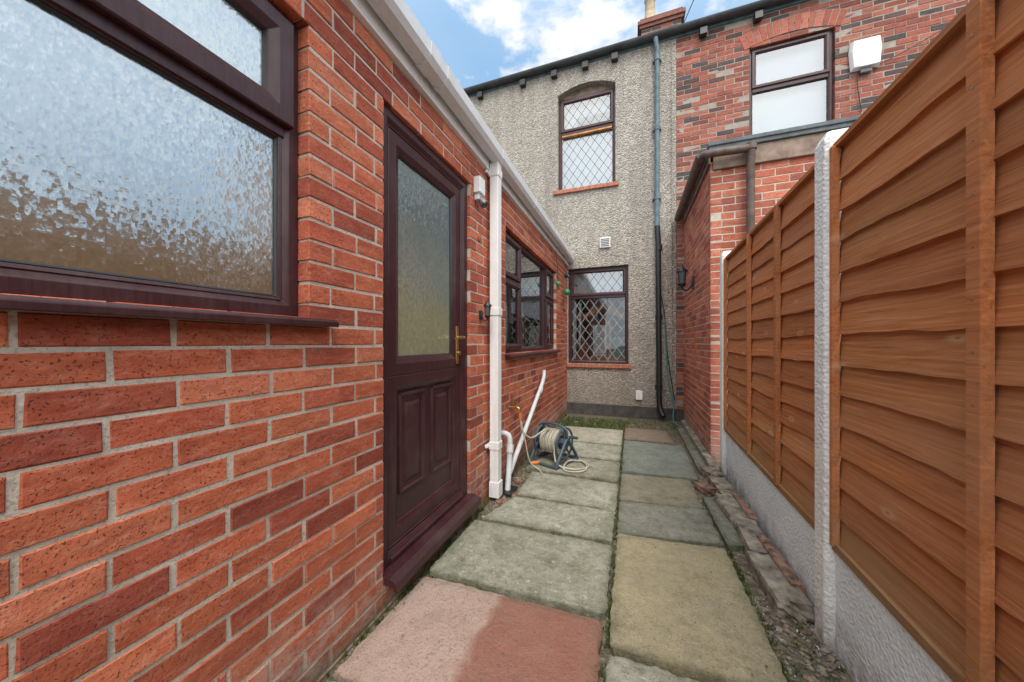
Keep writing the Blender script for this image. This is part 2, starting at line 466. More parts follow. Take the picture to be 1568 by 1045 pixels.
PAL = [(.55, .150, .074), (.51, .130, .064), (.57, .168, .084), (.49, .123, .062), (.42, .096, .053), (.53, .143, .070), (.34, .080, .048), (.58, .182, .098), (.52, .138, .068), (.45, .108, .058)]
PALOLD = [(.38, .11, .073), (.33, .094, .064), (.42, .14, .092), (.26, .078, .057), (.13, .075, .066), (.36, .13, .095), (.43, .15, .10), (.10, .078, .078), (.39, .115, .078)]
PALMID = [(.55, .165, .095), (.50, .14, .08), (.57, .19, .115), (.44, .12, .07), (.37, .11, .08), (.52, .17, .10)]

# ================================================================= LEFT EXTENSION
WX = -1.06
ext = empty('brick_house_extension')
def L(name): return B(name, (WX, 0, 0), Y, X)
W1 = (-.55, .835, 1.29, 2.317); DR = (1.205, 2.057, .09, 2.317); W2 = (2.75, 4.86, 1.10, 2.25)
b = L('brick_wall')
bricks(b, -3.0, 5.75, -.083, 2.56, [W1, DR, W2], PAL, 'brick', 'mortar', depth=.10)
b.done(ext)
b = L('inner_wall')
plate(b, -3.0, 5.75, -.1, 2.9, [W1, DR, W2], -.28, -.101, 'plaster')
b.box(-3.0, -2.98, -.1, 2.6, -3.2, -.28, 'plaster')
b.box(-3, 5.74, -.1, 2.9, -3.3, -3.2, 'plaster'); b.box(-3, 5.74, .05, .1, -3.2, -.28, 'intwood')
b.done(ext)

def sash(b, u0, u1, z0, z1, w, front, glass, gn=None):
    b.frame(u0, u1, z0, z1, w, front-.06, front)
    b.quad(u0+w-.004, u1-w+.004, z0+w-.004, z1-w+.004, front-.028 if gn is None else gn, glass)

# near obscured window
b = L('obscured_window')
b.frame(W1[0], W1[1], W1[2], W1[3], .058, -.12, -.050)
b.box(W1[0]+.05, W1[1]-.05, 1.90, 1.955, -.115, -.054, 'upvc')
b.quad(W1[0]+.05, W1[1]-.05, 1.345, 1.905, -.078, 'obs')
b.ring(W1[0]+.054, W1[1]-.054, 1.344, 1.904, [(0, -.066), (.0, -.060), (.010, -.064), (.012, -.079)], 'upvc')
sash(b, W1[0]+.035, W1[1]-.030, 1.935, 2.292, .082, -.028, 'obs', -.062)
# black gasket
b.ring(W1[0]+.066, W1[1]-.066, 1.356, 1.892, [(0, -.066), (.005, -.072), (.006, -.0775)], 'black')
b.ring(W1[0]+.117, W1[1]-.112, 2.017, 2.21, [(0, -.050), (.004, -.056), (.005, -.0615)], 'black')
b.done(ext, .0015)
b = L('window_sill')
b.prism([(-.06, 1.289), (.035, 1.284), (.047, 1.276), (.047, 1.257), (.039, 1.257), (.035, 1.266), (-.06, 1.270)], 'upvc', W1[0]-.09, W1[1]+.085)
b.done(ext, .003)

# door
b = L('back_door')
u0, u1, z0, z1 = DR
b.frame(u0+.002, u1-.002, z0+.04, z1-.002, .068, -.10, -.022)
zt = z0+.11
b.frame(u0+.060, u1-.060, zt, z1-.060, .018, -.10, -.036)
lf0, lf1 = u0+.074, u1-.074
# leaf: glazing surround, mid rail and lower panel
b.frame(lf0, lf1, 1.035, z1-.073, .092, -.10, -.040)
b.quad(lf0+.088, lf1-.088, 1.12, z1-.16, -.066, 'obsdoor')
b.ring(lf0+.090, lf1-.090, 1.125, z1-.163, [(0, -.055), (.006, -.060), (.007, -.0655)], 'black')
b.frame(lf0, lf1, zt+.012, 1.035, .085, -.10, -.040)
b.quad(lf0+.08, lf1-.08, zt+.09, .955, -.062, 'upvc')
for (p, q) in ((lf0+.085, (lf0+lf1)/2-.022), ((lf0+lf1)/2+.022, lf1-.085)):
    b.ring(p+.012, q-.012, .42, .93, [(0, -.062), (.004, -.050), (.014, -.048), (.022, -.058), (.026, -.061), (.044, -.061), (.060, -.051), (.066, -.050)], 'upvc')
    b.quad(p+.012+.066, q-.012-.066, .486, .864, -.050, 'upvc')
    b.box(p+.02, q-.02, .925, .94, -.055, -.042, 'upvc')
b.prism([(-.10, z0+.055), (.035, z0+.045), (.075, z0+.03), (.075, z0-.01), (.06, z0-.01), (.06, z0+.008), (-.10, z0+.008)], 'upvc', u0-.005, u1+.02)
b.prism([(-.06, z0+.115), (-.015, z0+.075), (-.015, z0+.056), (-.06, z0+.056)], 'upvc', u0+.07, u1-.07)
b.box(lf1-.062, lf1-.030, 1.06, 1.31, -.040, -.030, 'brass')
b.tube([b.P(lf1-.046, 1.235, -.03), b.P(lf1-.046, 1.235, .018)], .010, 'brass')
b.tube(catmull([b.P(lf1-.046, 1.235, .018), b.P(lf1-.09, 1.236, .022), b.P(lf1-.155, 1.226, .016)]), .009, 'brass')
b.tube([b.P(lf1-.046, 1.13, -.03), b.P(lf1-.046, 1.13, -.012)], .013, 'brass')
b.done(ext, .0015)
b = L('door_step_mortar'); b.box(u0, u1, -.08, z0+.006, -.09, -.004, 'mortar'); b.done(ext)

# far window
b = L('casement_window')
u0, u1, z0, z1 = W2
b.frame(u0, u1, z0, z1, .055, -.12, -.045)
m1, m2 = 3.30, 4.36
for m_ in (m1, m2): b.box(m_-.03, m_+.03, z0+.05, z1-.05, -.115, -.049, 'upvc')
sash(b, u0+.04, m1-.015, z0+.035, 1.80, .055, -.030, 'glass')
sash(b, u0+.04, m1-.015, 1.83, z1-.035, .055, -.030, 'glass')
b.box(u0+.05, m1-.02, 1.80, 1.84, -.11, -.050, 'upvc'); b.box(m2+.02, u1-.05, 1.80, 1.84, -.11, -.050, 'upvc')
sash(b, m2+.015, u1-.04, z0+.035, 1.80, .055, -.030, 'glass')
sash(b, m2+.015, u1-.04, 1.83, z1-.035, .055, -.030, 'glass')
b.quad(m1+.02, m2-.02, z0+.05, z1-.05, -.08, 'glass')
b.prism([(-.06, z0-.001), (.045, z0-.008), (.06, z0-.018), (.06, z0-.038), (-.06, z0-.024)], 'upvc', u0-.03, u1+.06)
b.done(ext, .0015)
b = L('window_interior_items')
b.box(2.9, 3.2, 1.12, 1.5, -.32, -.20, 'white'); b.box(3.5, 3.75, 1.12, 1.42, -.34, -.22, 'teal'); b.box(3.9, 4.3, 1.12, 1.75, -.40, -.33, 'curtain')
b.box(2.8, 4.8, 1.04, 1.12, -.45, -.13, 'white')
b.done(ext, .01)

# fascia, gutter, roof
b = L('fascia_board')
b.box(-3.05, 5.735, 2.548, 2.70, .001, .022, 'white')
b.box(-3.05, 5.735, 2.538, 2.5485, -.02, .028, 'white')
b.done(ext, .003)
b = L('roof_gutter')
outer = [(.026, 2.685), (.026, 2.625), (.040, 2.603), (.075, 2.592), (.108, 2.603), (.128, 2.630), (.132, 2.690)]
inner = [(.127, 2.690), (.123, 2.633), (.105, 2.608), (.075, 2.597), (.043, 2.608), (.031, 2.628), (.031, 2.685)]
b.prism(outer+inner, 'gutter', -3.05, 5.70)
b.prism(outer, 'gutter', 5.70, 5.712)
for yy in (-1.6, -.6, .55, 1.42, 1.56, 2.37, 3.3, 4.3, 5.1):
    o2 = [((n-.079)*1.06+.079, (z-2.65)*1.07+2.65) for n, z in outer]
    i2 = [((n-.079)*1.01+.079, (z-2.65)*1.01+2.65) for n, z in reversed(outer)]
    b.prism(o2+i2, 'gutter', yy-(.035 if yy in (1.42,) else .016), yy+(.05 if yy in (2.37, 1.42) else .016))
b.done(ext)
b = L('lean_to_roof')
vs = [b.P(u, z, n) for u in (-3.05, 5.73) for (n, z) in ((.045, 2.705), (-3.3, 3.35), (-3.3, 3.43), (.045, 2.735))]
b.addw(vs, [(0, 1, 2, 3), (4, 5, 6, 7), (0, 1, 5, 4), (1, 2, 6, 5), (2, 3, 7, 6), (3, 0, 4, 7)], 'slate')
b.done(ext)

# white downpipe
b = L('downpipe')
pc = 2.37
b.box(pc-.036, pc+.036, .04, 2.60, .026, .096, 'white')
for z in (2.52, 1.44, .40):
    b.box(pc-.042, pc+.042, z-.03, z+.03, .02, .102, 'white')
    b.box(pc-.075, pc+.075, z-.012, z+.012, .001, .022, 'white')
b.box(pc-.042, pc+.042, .0, .12, .022, .104, 'white')
b.done(ext, .004)

# fittings on the wall
sl = empty('security_light')
b = L('housing'); b.box(2.10, 2.19, 2.27, 2.385, .002, .055, 'white'); b.box(2.115, 2.175, 2.225, 2.27, .002, .04, 'gutter')
b.tube([b.P(2.145, 2.24, .03), b.P(2.145, 2.19, .07)], [.020, .032], 'steel')
b.tube([b.P(2.145, 2.189, .071), b.P(2.145, 2.186, .073)], .028, 'lens')
b.done(sl, .005)
b = L('vent_cover')
b.tube([b.P(2.20, 1.98, .0), b.P(2.20, 1.98, .012)], .03, 'terra'); b.tube([b.P(2.20, 1.98, .012), b.P(2.20, 1.98, .018)], .012, 'brass'); b.done().name = 'cable_entry_cover'
def lantern(name, fr, u, z, s=1.):
    e = empty(name); b = B('lantern_body', *fr)
    b.box(u-.03*s, u+.03*s, z-.05*s, z+.06*s, .001, .018, 'black')
    b.tube(catmull([b.P(u, z+.0, .018), b.P(u, z-.06*s, .05*s), b.P(u, z-.05*s, .095*s), b.P(u, z-.02*s, .10*s)]), .008*s, 'black')
    c = .10*s
    b.tube([b.P(u, z-.03*s, c), b.P(u, z-.015*s, c), b.P(u, z+.0*s, c)], [.018*s, .034*s, .036*s], 'black')
    b.tube([b.P(u, z+.0*s, c), b.P(u, z+.11*s, c)], [.030*s, .042*s], 'lens')
    for k in range(4):
        a = k*math.pi/2+.6
        b.tube([b.P(u+.031*s*math.cos(a), z, c+.031*s*math.sin(a)), b.P(u+.044*s*math.cos(a), z+.11*s, c+.044*s*math.sin(a))], .004*s, 'black', 6)
    b.tube([b.P(u, z+.11*s, c), b.P(u, z+.122*s, c), b.P(u, z+.155*s, c), b.P(u, z+.18*s, c)], [.052*s, .052*s, .018*s, .006*s], 'black')
    b.done(e)
    return e
lantern('wall_lantern', ((WX, 0, 0), Y, X), 2.215, 1.40, .62)

# waste pipes, gully
wp = empty('waste_pipe')
b = L('pipe')
b.tube(catmull([b.P(3.95, .86, .045), b.P(3.93, .80, .05), b.P(3.86, .72, .05)], 4)+[b.P(2.62, .05, .07), b.P(2.58, -.02, .08)], .022, 'greypipe')
b.tube([b.P(3.78, .665, .052), b.P(3.70, .61, .053)], .028, 'greypipe')
b.tube(catmull([b.P(2.62, .42, .0), b.P(2.62, .42, .05), b.P(2.62, .38, .085), b.P(2.60, .2, .09), b.P(2.53, -.02, .10)], 5), .024, 'greypipe')
b.tube([b.P(2.62, .33, .09), b.P(2.61, .27, .09)], .031, 'greypipe')
b.done(wp)
b = B('gully')
b.wbox((-1.04, 2.45, -.03), (-.90, 2.62, -.012), 'black')
b.done(wp, .004)

# tap and hose
tp = empty('garden_tap')
b = L('tap_body')
b.tube([b.P(2.86, .60, 0), b.P(2.86, .60, .05)], .011, 'brass')
b.tube(catmull([b.P(2.86, .60, .04), b.P(2.86, .595, .085), b.P(2.86, .55, .10)]), .012, 'brass')
b.tube([b.P(2.86, .60, .055), b.P(2.86, .645, .065)], .008, 'brass')
b.tube([b.P(2.835, .65, .066), b.P(2.885, .65, .066)], .006, 'brass')
b.tube([b.P(2.86, .555, .10), b.P(2.86, .50, .102)], [.017, .014], 'orange')
b.tube([b.P(2.86, .60, .002), b.P(2.86, .60, .008)], .028, 'steel')
b.tube([b.P(2.86, .60, .02), b.P(2.86, .72, .02)], .0075, 'brass')
b.done(tp)

# ================================================================= HOSE REEL
hr = empty('hose_reel')
c = Vector((-.74, 3.28, .20)); ax = Vector((.93, -.37, 0)).normalized(); pr = Vector((.37, .93, 0)).normalized()
b = B('reel_frame')
for s_ in (-1, 1):
    q = c+ax*.125*s_
    n = 28
    b.tube([q+(pr*math.cos(2*math.pi*i/n)+Z*math.sin(2*math.pi*i/n))*.15 for i in range(n)], .011, 'reel', 8, True)
    for i in range(5):
        a = 2*math.pi*i/5+.3
        b.tube([q, q+(pr*math.cos(a)+Z*math.sin(a))*.15], .010, 'reel', 6)
    b.tube([q-ax*.012, q+ax*.012], .045, 'reel', 16)
    o = q+ax*.03*s_
    b.tube(catmull([o-pr*.19-Z*.185, o-pr*.15-Z*.12, o-pr*.03+Z*.02, o+Z*.04, o+pr*.03+Z*.02, o+pr*.15-Z*.12, o+pr*.19-Z*.185], 5), .017, 'reel', 10)
    b.tube([o-pr*.20-Z*.185, o+pr*.20-Z*.185], .017, 'reel', 10)
for s_ in (-1, 1):
    b.tube([c+ax*.155+pr*.19*s_-Z*.183, c-ax*.155+pr*.19*s_-Z*.183], .014, 'reel', 10)
b.tube([c-ax*.15, c+ax*.15], .05, 'reel', 16)
# side plate and carry handle, crank
q = c-ax*.16
b.tube([q, q-ax*.012], .12, 'reel', 24)
b.tube(catmull([c-ax*.155+Z*.03, c-ax*.15+Z*.15-pr*.02, c+Z*.185-pr*.03, c+ax*.15+Z*.15-pr*.02, c+ax*.155+Z*.03], 6), .013, 'reel', 10)
b.tube([c+ax*.15, c+ax*.185, c+ax*.185+Z*.08, c+ax*.25+Z*.08], .010, 'reel', 8)
b.tube([c+ax*.20+Z*.08, c+ax*.27+Z*.08], .015, 'reel', 10)
b.done(hr)
b = B('wound_hose')
pts = []
for layer, r in enumerate((.075, .094, .113)):
    turns = 10; N_ = turns*22
    for i in range(N_):
        a = 2*math.pi*i/22; k = i/N_
        if layer % 2: k = 1-k
        rr = r + .003*math.sin(i*.13+layer)
        pts.append(c+ax*(-.10+.2*k)+(pr*math.cos(a)+Z*math.sin(a))*rr)
b.tube(pts, .0095, 'hose', 6)
b.tube(catmull([c+ax*.08+pr*-.113, c+ax*.14-pr*.16-Z*.15, c+ax*.28-pr*.10-Z*.188, c+ax*.36+pr*.05-Z*.188, c+ax*.26+pr*.14-Z*.185, c+ax*.16+pr*.02-Z*.17, c+ax*.22-pr*.16-Z*.188, c+ax*.33-pr*.14-Z*.188, c+ax*.38-pr*.04-Z*.186, c+ax*.32+pr*.08-Z*.182, c+ax*.20+pr*.16-Z*.186], 8), .0085, 'hose', 8)
P0 = Vector((WX+.102, 2.86, .50))
b.tube(catmull([P0, P0+Vector((.01, .03, -.12)), P0+Vector((.07, .12, -.20)), P0+Vector((.14, .27, -.17)), c-ax*.03+Z*.115]), .0085, 'hose', 8)
b.tube(catmull([P0+Vector((0, 0, 0)), P0+Vector((.03, .04, -.2)), P0+Vector((.06, .10, -.42)), P0+Vector((.14, .12, -.49)), P0+Vector((.2, .02, -.492))]), .0075, 'hose', 8)
b.done(hr)
b = B('hose_connector')
for q in (Vector((-.93, 3.08, .02)),):
    b.tube([q, q+Vector((.05, .03, 0)), q+Vector((.09, .05, 0))], [.016, .020, .012], 'orange', 10)
b.done(hr)

# ================================================================= REAR HOUSES
RY = 5.75
rh = empty('rendered_house'); bh = empty('brick_house')
def R(name, dn=0.): return B(name, (0, RY-dn, 0), X, -Y)
LW = (-1.045, -.045, .84, 2.49); UW = (-1.225, -.25, 3.88, 5.68)
b = R('roughcast_wall')
plate(b, -6.0, .665, .16, 6.0, [LW, UW], -.25, .012, 'render')
# arch spandrel
cx = (UW[0]+UW[1])/2; hw = (UW[1]-UW[0])/2; N_ = 14
fr_ = []
for i in range(N_+1):
    u = UW[0]+2*hw*i/N_; z = 5.56+.12*(1-((u-cx)/hw)**2)
    fr_.append((u, z))
for i in range(N_):
    (a, za), (c_, zc) = fr_[i], fr_[i+1]
    vs = [b.P(a, za, .0121), b.P(c_, zc, .0121), b.P(c_, 5.685, .0121), b.P(a, 5.685, .0121), b.P(a, za, -.2), b.P(c_, zc, -.2)]
    b.addw(vs, [(0, 1, 2, 3), (0, 1, 5, 4)], 'render')
b.done(rh)
b = R('plinth'); b.box(-6, .76, -.1, .16, -.25, .03, 'plinth'); b.done(rh, .006)

def clipline(p, d, u0, u1, z0, z1):
    t0, t1 = -1e9, 1e9
    for q, dd, lo, hi in ((p[0], d[0], u0, u1), (p[1], d[1], z0, z1)):
        if abs(dd) < 1e-9:
            if q < lo or q > hi: return None
            continue
        a, c_ = (lo-q)/dd, (hi-q)/dd
        if a > c_: a, c_ = c_, a
        t0, t1 = max(t0, a), min(t1, c_)
    return (t0, t1) if t1 > t0 else None
def lattice(b, u0, u1, z0, z1, n, w=.145, h=.20, mat='leaddark', t=.0045):
    for sgn in (1, -1):
        d = Vector((w/2, sgn*h/2)).normalized(); nr = Vector((-d.y, d.x))
        for k in range(-30, 31):
            p = (u0+k*w, z0 if sgn > 0 else z1)
            r = clipline(p, d, u0, u1, z0, z1)
            if not r: continue
            a = Vector(p)+d*r[0]; c_ = Vector(p)+d*r[1]
            vs = []
            for q in (a, c_):
                for s_ in (-t, t):
                    e = q+nr*s_; vs.append(b.P(e.x, e.y, n))
            b.addw([vs[0], vs[1], vs[3], vs[2]], [(0, 1, 2, 3)], mat)

b = R('lower_window')
u0, u1, z0, z1 = LW
b.frame(u0, u1, z0, z1, .055, -.16, -.06)
b.box(u0+.05, u1-.05, 1.97, 2.03, -.15, -.063, 'upvc')
sash(b, u0+.04, u1-.04, 2.015, z1-.035, .05, -.045, 'glass_up')
b.box(u0+.06, u1-.06, 2.0, 2.48, -.30, -.28, 'curtain')
b.quad(u0+.05, u1-.05, z0+.05, 1.98, -.10, 'glass_low')
lattice(b, u0+.055, u1-.055, z0+.055, 1.97, -.097, .15, .21, 'lead', .004)
lattice(b, u0+.09, u1-.09, 2.065, z1-.085, -.070, .15, .21, 'leaddark', .004)
b.done(rh, .0015)
b = R('upper_window')
u0, u1, z0, z1 = UW[0], UW[1], 3.88, 5.545
b.frame(u0, u1, z0, z1, .055, -.17, -.085)
b.box(u0, u1, 5.545, 5.70, -.17, -.10, 'fasciaold')
b.box(u0+.05, u1-.05, 4.90, 4.97, -.16, -.088, 'upvc')
sash(b, u0+.04, u1-.04, 4.955, z1-.035, .055, -.070, 'glass_up')
b.quad(u0+.05, u1-.05, z0+.05, 4.905, -.12, 'glass_up')
lattice(b, u0+.055, u1-.055, z0+.055, 4.90, -.117, .15, .21, 'leaddark', .0042)
lattice(b, u0+.095, u1-.095, 5.015, z1-.095, -.096, .15, .21, 'leaddark', .0042)
b.box(u0+.06, u1-.06, 4.86, 4.885, -.11, -.06, 'intwood')
b.box(u0, u1, 3.9, 4.9, -.22, -.205, 'curtain'); b.box(u0, u1, 5.25, 5.5, -.24, -.225, 'curtain'); b.box(u0, u0+.30, 4.9, 5.25, -.24, -.225, 'curtain')
b.done(rh, .0015)
b = R('brick_sills')
for (u0, u1, z) in ((-1.30, -.19, 3.88), (-1.05, -.0, .84)):
    u = u0
    while u < u1-.02:
        k = rnd.uniform(.8, 1.1)
        b.box(u, min(u+.105, u1), z-.065+rnd.uniform(-.003, .003), z-.001, -.10, .055, 'terra', (k, k, k)); u += .111
    b.box(u0+.005, u1-.005, z-.060, z-.008, -.1, .048, 'mortar')
b.done(rh, .005)
# rooms
b = R('room_interior')
for (u0, u1, z0, z1) in ((-2.2, .6, .2, 2.8), (-2.2, .6, 3.2, 5.7)):
    b.box(u0, u1, z0, z1, -3.2, -3.1, 'plaster'); b.box(u0-.1, u0, z0, z1, -3.1, -.26, 'plaster'); b.box(u1, u1+.05, z0, z1, -3.1, -.26, 'plaster')
    b.box(u0, u1, z0-.1, z0, -3.1, -.26, 'intwood'); b.box(u0, u1, z1, z1+.1, -3.1, -.26, 'plaster')
b.done(rh)
b = R('room_furniture')
vs = [b.P(-.95, 1.66, -.4), b.P(-.45, 1.93, -.4), b.P(-.1, 1.66, -.4), b.P(-.16, 1.60, -.4), b.P(-.45, 1.83, -.4), b.P(-.92, 1.58, -.4)]
b.addw(vs, [(0, 1, 4, 5), (1, 2, 3, 4)], 'intwood')
b.box(-1.0, -.1, .55, .95, -.6, -.32, 'intwood'); b.box(-.66, -.42, .95, 1.52, -.45, -.38, 'curtain'); b.box(-.30, -.12, .95, 1.30, -.42, -.32, 'teal'); b.box(-.90, -.74, .95, 1.18, -.42, -.33, 'terra')
b.box(-.38, -.33, .95, 1.6, -.40, -.35, 'intwood'); b.box(-.86, -.82, .95, 1.5, -.40, -.35, 'intwood')
b.box(-1.05, -.95, .9, 2.4, -.35, -.30, 'curtain')
b.done(rh, .01)
# air vent, small box, lights
b = R('air_vent'); b.box(-.50, -.33, 2.80, 2.97, .012, .05, 'white')
for k in range(5): b.box(-.485, -.345, 2.82+k*.028, 2.834+k*.028, .05, .058, 'lens')
b.done(None, .006)
b = R('meter_box'); b.box(.07, .17, .27, .42, .012, .05, 'white'); b.done(None, .006).name = 'cable_junction_box'

# eaves
b = R('eaves_gutter')
prof = [(.10+.06*math.cos(a), 6.085+.06*math.sin(a)-.01) for a in [math.pi+math.pi*i/10 for i in range(11)]]
b.prism(prof, 'slate', -6.1, 7.1)
b.box(-6.1, 7.1, 5.995, 6.06, -.1, .03, 'bluepipe')
for u in (-2.72, -1.86, -1.28, -.74, -.26, 1.73, 1.03, 3.6):
    b.box(u-.05, u+.05, 5.88, 5.985, .012, .10, 'black')
b.done(rh, .004)
b = R('tiled_roof')
def roofpl(u0, u1):
    vs = [b.P(u, z, n) for u in (u0, u1) for (n, z) in ((.12, 6.10), (-3.3, 8.2), (-6.8, 6.1), (-6.8, 6.0), (.12, 6.03))]
    b.addw(vs, [(0, 1, 2, 3, 4), (5, 6, 7, 8, 9), (0, 1, 6, 5), (1, 2, 7, 6), (2, 3, 8, 7), (3, 4, 9, 8), (4, 0, 5, 9)], 'slate')
roofpl(-6.1, 7.1)
b.done(rh)
# chimney
e = B('chimney_stack', (0, RY+2.5, 0), X, -Y)
bricks(e, .22, 1.06, 7.225, 8.52, [], PALOLD, 'brick_old', 'mortar_old', depth=.1)
e.box(.23, 1.05, 7.2, 8.52, -.7, -.12, 'mortar_old')
e.box(.18, 1.10, 8.52, 8.595, -.75, .04, 'brick_old', (.24, .10, .075)); e.box(.14, 1.14, 8.597, 8.675, -.78, .07, 'brick_old', (.28, .12, .085)); e.box(.19, 1.09, 8.677, 8.75, -.72, .02, 'brick_old', (.24, .10, .07))
e.box(.24, 1.04, 8.75, 8.80, -.66, -.05, 'mortar_old')
for uu in (.42,):
    q = e.P(uu, 8.80, -.25)
    e.tube([q, q+Z*.06, q+Z*.10, q+Z*.55, q+Z*.58, q+Z*.65], [.15, .15, .125, .105, .13, .12], 'buff', 16)
e.done(rh)
# downpipes on rendered wall
b = R('drainpipe')
b.tube([b.P(.385, 3.0, .075), b.P(.385, 5.75, .075), b.P(.385, 5.85, .085), b.P(.36, 6.02, .10)], .036, 'bluepipe')
for z in (5.7, 4.6, 3.5): b.tube([b.P(.385, z-.03, .075), b.P(.385, z+.03, .075)], .045, 'bluepipe'); b.box(.32, .45, z-.015, z+.015, .012, .07, 'bluepipe')
b.tube([b.P(.385, 3.05, .075), b.P(.40, 2.8, .075), b.P(.415, .25, .075), b.P(.43, .14, .10), b.P(.47, .05, .16)], .042, 'black')
for z in (2.7, 1.6, .5): b.tube([b.P(.41, z-.04, .075), b.P(.41, z+.04, .075)], .052, 'black')
b.done()
b = R('hanging_hose')
b.tube(catmull([b.P(.50, 1.55, .03), b.P(.52, 1.1, .03), b.P(.55, .6, .035), b.P(.62, .25, .06), b.P(.60, .02, .25), b.P(.66, -.0, .6)]), .009, 'teal', 8)
b.tube(catmull([b.P(.43, 2.0, .1), b.P(.50, 1.6, .03), b.P(.54, 1.0, .03), b.P(.64, .3, .04)]), .006, 'black', 6)
b.tube([b.P(.60, 5.9, .03), b.P(.60, .3, .03)], .006, 'render', 6)
b.done()

# brick neighbour
b = R('brick_wall')
BW = (1.64, 2.63, 3.92, 5.545)
bricks(b, .668, 7.0, -.083, 6.0, [BW], PALOLD, 'brick_old', 'mortar_old', depth=.1, jit=.004)
plate(b, .668, 7.0, -.1, 6.0, [BW], -.25, -.101, 'plaster')
b.done(bh)
b = R('brick_arch')
cx = 2.135; hw = .56; Rr = (hw**2+.10**2)/(2*.10); zc = 5.53+.10-Rr; a0 = math.asin(hw/Rr); N_ = 15
for i in range(N_):
    a = -a0+(i+.06)*2*a0/N_; c_ = -a0+(i+.94)*2*a0/N_
    vs = [b.P(cx+r*math.sin(t_), zc+r*math.cos(t_), n) for n in (-.09, .009) for (r, t_) in ((Rr, a), (Rr, c_), (Rr+.215, c_), (Rr+.215, a))]
    k = rnd.uniform(.8, 1.2); base = rnd.choice(PALOLD[:3])
    b.addw(vs, [(0, 1, 2, 3), (4, 5, 6, 7), (0, 1, 5, 4), (1, 2, 6, 5), (2, 3, 7, 6), (3, 0, 4, 7)], 'brick_old', tuple(x*k*1.15 for x in base))
vs = [b.P(cx+r*math.sin(-a0+2*a0*i/N_), zc+r*math.cos(-a0+2*a0*i/N_), .0035) for r in (Rr+.002, Rr+.222) for i in range(N_+1)]
b.addw(vs, [(i, i+1, N_+2+i, N_+1+i) for i in range(N_)], 'mortar_old')
b.done(bh, .003)
b = R('sash_window')
u0, u1, z0, z1 = BW
b.frame(u0, u1, z0, z1+.02, .055, -.14, -.045)
b.box(u0+.05, u1-.05, 4.91, 4.98, -.13, -.048, 'upvc')
sash(b, u0+.04, u1-.04, 4.965, z1-.02, .055, -.030, 'glass_up')
b.quad(u0+.05, u1-.05, z0+.05, 4.915, -.08, 'glass_up')
b.box(u0, u1, z0, z1, -.22, -.205, 'curtain')
b.box(u0-.06, u1+.06, z0-.08, z0-.002, -.1, .05, 'terra')
b.done(bh, .0015)
b = R('alarm_box')
u, z = 2.93, 5.05
vs = [b.P(u+a, z+c_, n) for n, s_ in ((.012, 1.), (.075, .88)) for a, c_ in ((-.15*s_, -.20*s_), (.15*s_, -.20*s_), (.17*s_, .05*s_), (.15*s_, .20*s_), (-.15*s_, .20*s_), (-.17*s_, .05*s_))]
b.addw(vs, [tuple(range(6)), tuple(range(6, 12))]+[(i, (i+1) % 6, 6+(i+1) % 6, 6+i) for i in range(6)], 'white')
b.box(u-.09, u+.09, z-.19, z-.15, .06, .085, 'gutter'); b.box(u-.06, u+.06, z-.26, z-.205, .015, .06, 'lens')
b.done(None, .008)
b = R('telephone_cable')
b.tube(catmull([b.P(2.9, 4.9, .02), b.P(2.85, 4.7, .03), b.P(2.9, 4.3, .02)]), .006, 'black', 6)
b.tube(catmull([b.P(3.0, 4.85, .02), b.P(3.4, 5.0, .04), b.P(4.0, 5.3, .03)]), .006, 'black', 6)
b.tube(catmull([b.P(.75, 6.1, .1), b.P(1.2, 6.6, 1.0), b.P(2.5, 8.0, 3.5)]), .006, 'black', 6)
b.done()

# outbuilding
ob = empty('brick_outbuilding')
OX, OY = .77, 3.90
b = B('side_wall', (OX, 0, 0), Y, -X)
bricks(b, OY, RY-.03, -.083, 3.07, [], PALMID, 'brick', 'mortar', depth=.1)
b.done(ob)
b = B('front_wall', (0, OY, 0), X, -Y)
bricks(b, OX+.003, 3.4, -.083, 3.07, [], PALMID, 'brick', 'mortar', depth=.098)
b.done(ob)
b = B('flat_roof')
b.wbox((OX+.11, OY+.11, 0), (3.39, RY-.02, 3.1), 'plaster')
b.wbox((OX-.02, OY-.055, 3.165), (3.5, RY-.015, 3.215), 'felt')
b.wbox((OX-.03, OY-.07, 3.205), (3.51, OY+.05, 3.245), 'felt')
b.wbox((OX+.02, OY-.035, 2.975), (3.45, OY-.003, 3.163), 'fasciaold')
b.wbox((OX-.025, OY-.035, 3.04), (OX-.003, RY-.03, 3.163), 'fasciaold')
b.done(ob, .006)
b = B('gutter', (OX, 0, 0), Y, -X)
prof = [(.085+.055*math.cos(a), 3.145+.055*math.sin(a)) for a in [math.pi+math.pi*i/10 for i in range(11)]]
b.prism(prof, 'brownpipe', OY-.06, RY-.04)
for yy in (4.0, 4.6, 5.2, 5.6): b.box(yy-.012, yy+.012, 3.08, 3.14, .0, .03, 'black')
fx = OX-.085
b.tube([(fx, OY-.06, 3.115), (fx+.02, OY-.10, 3.11), (fx+.10, OY-.12, 3.10), (1.10, OY-.10, 3.10)], .038, 'brownpipe')
b.tube([(1.10, OY-.10, 3.13), (1.10, OY-.10, 3.05), (1.10, OY-.075, 2.95), (1.10, OY-.07, .1)], .036, 'brownpipe')
b.tube([(1.10, OY-.10, 3.145), (1.10, OY-.10, 3.08)], .046, 'brownpipe')
b.done(ob)
lantern('wall_lantern', ((OX, 0, 0), Y, -X), 4.85, 1.98, 1.4)

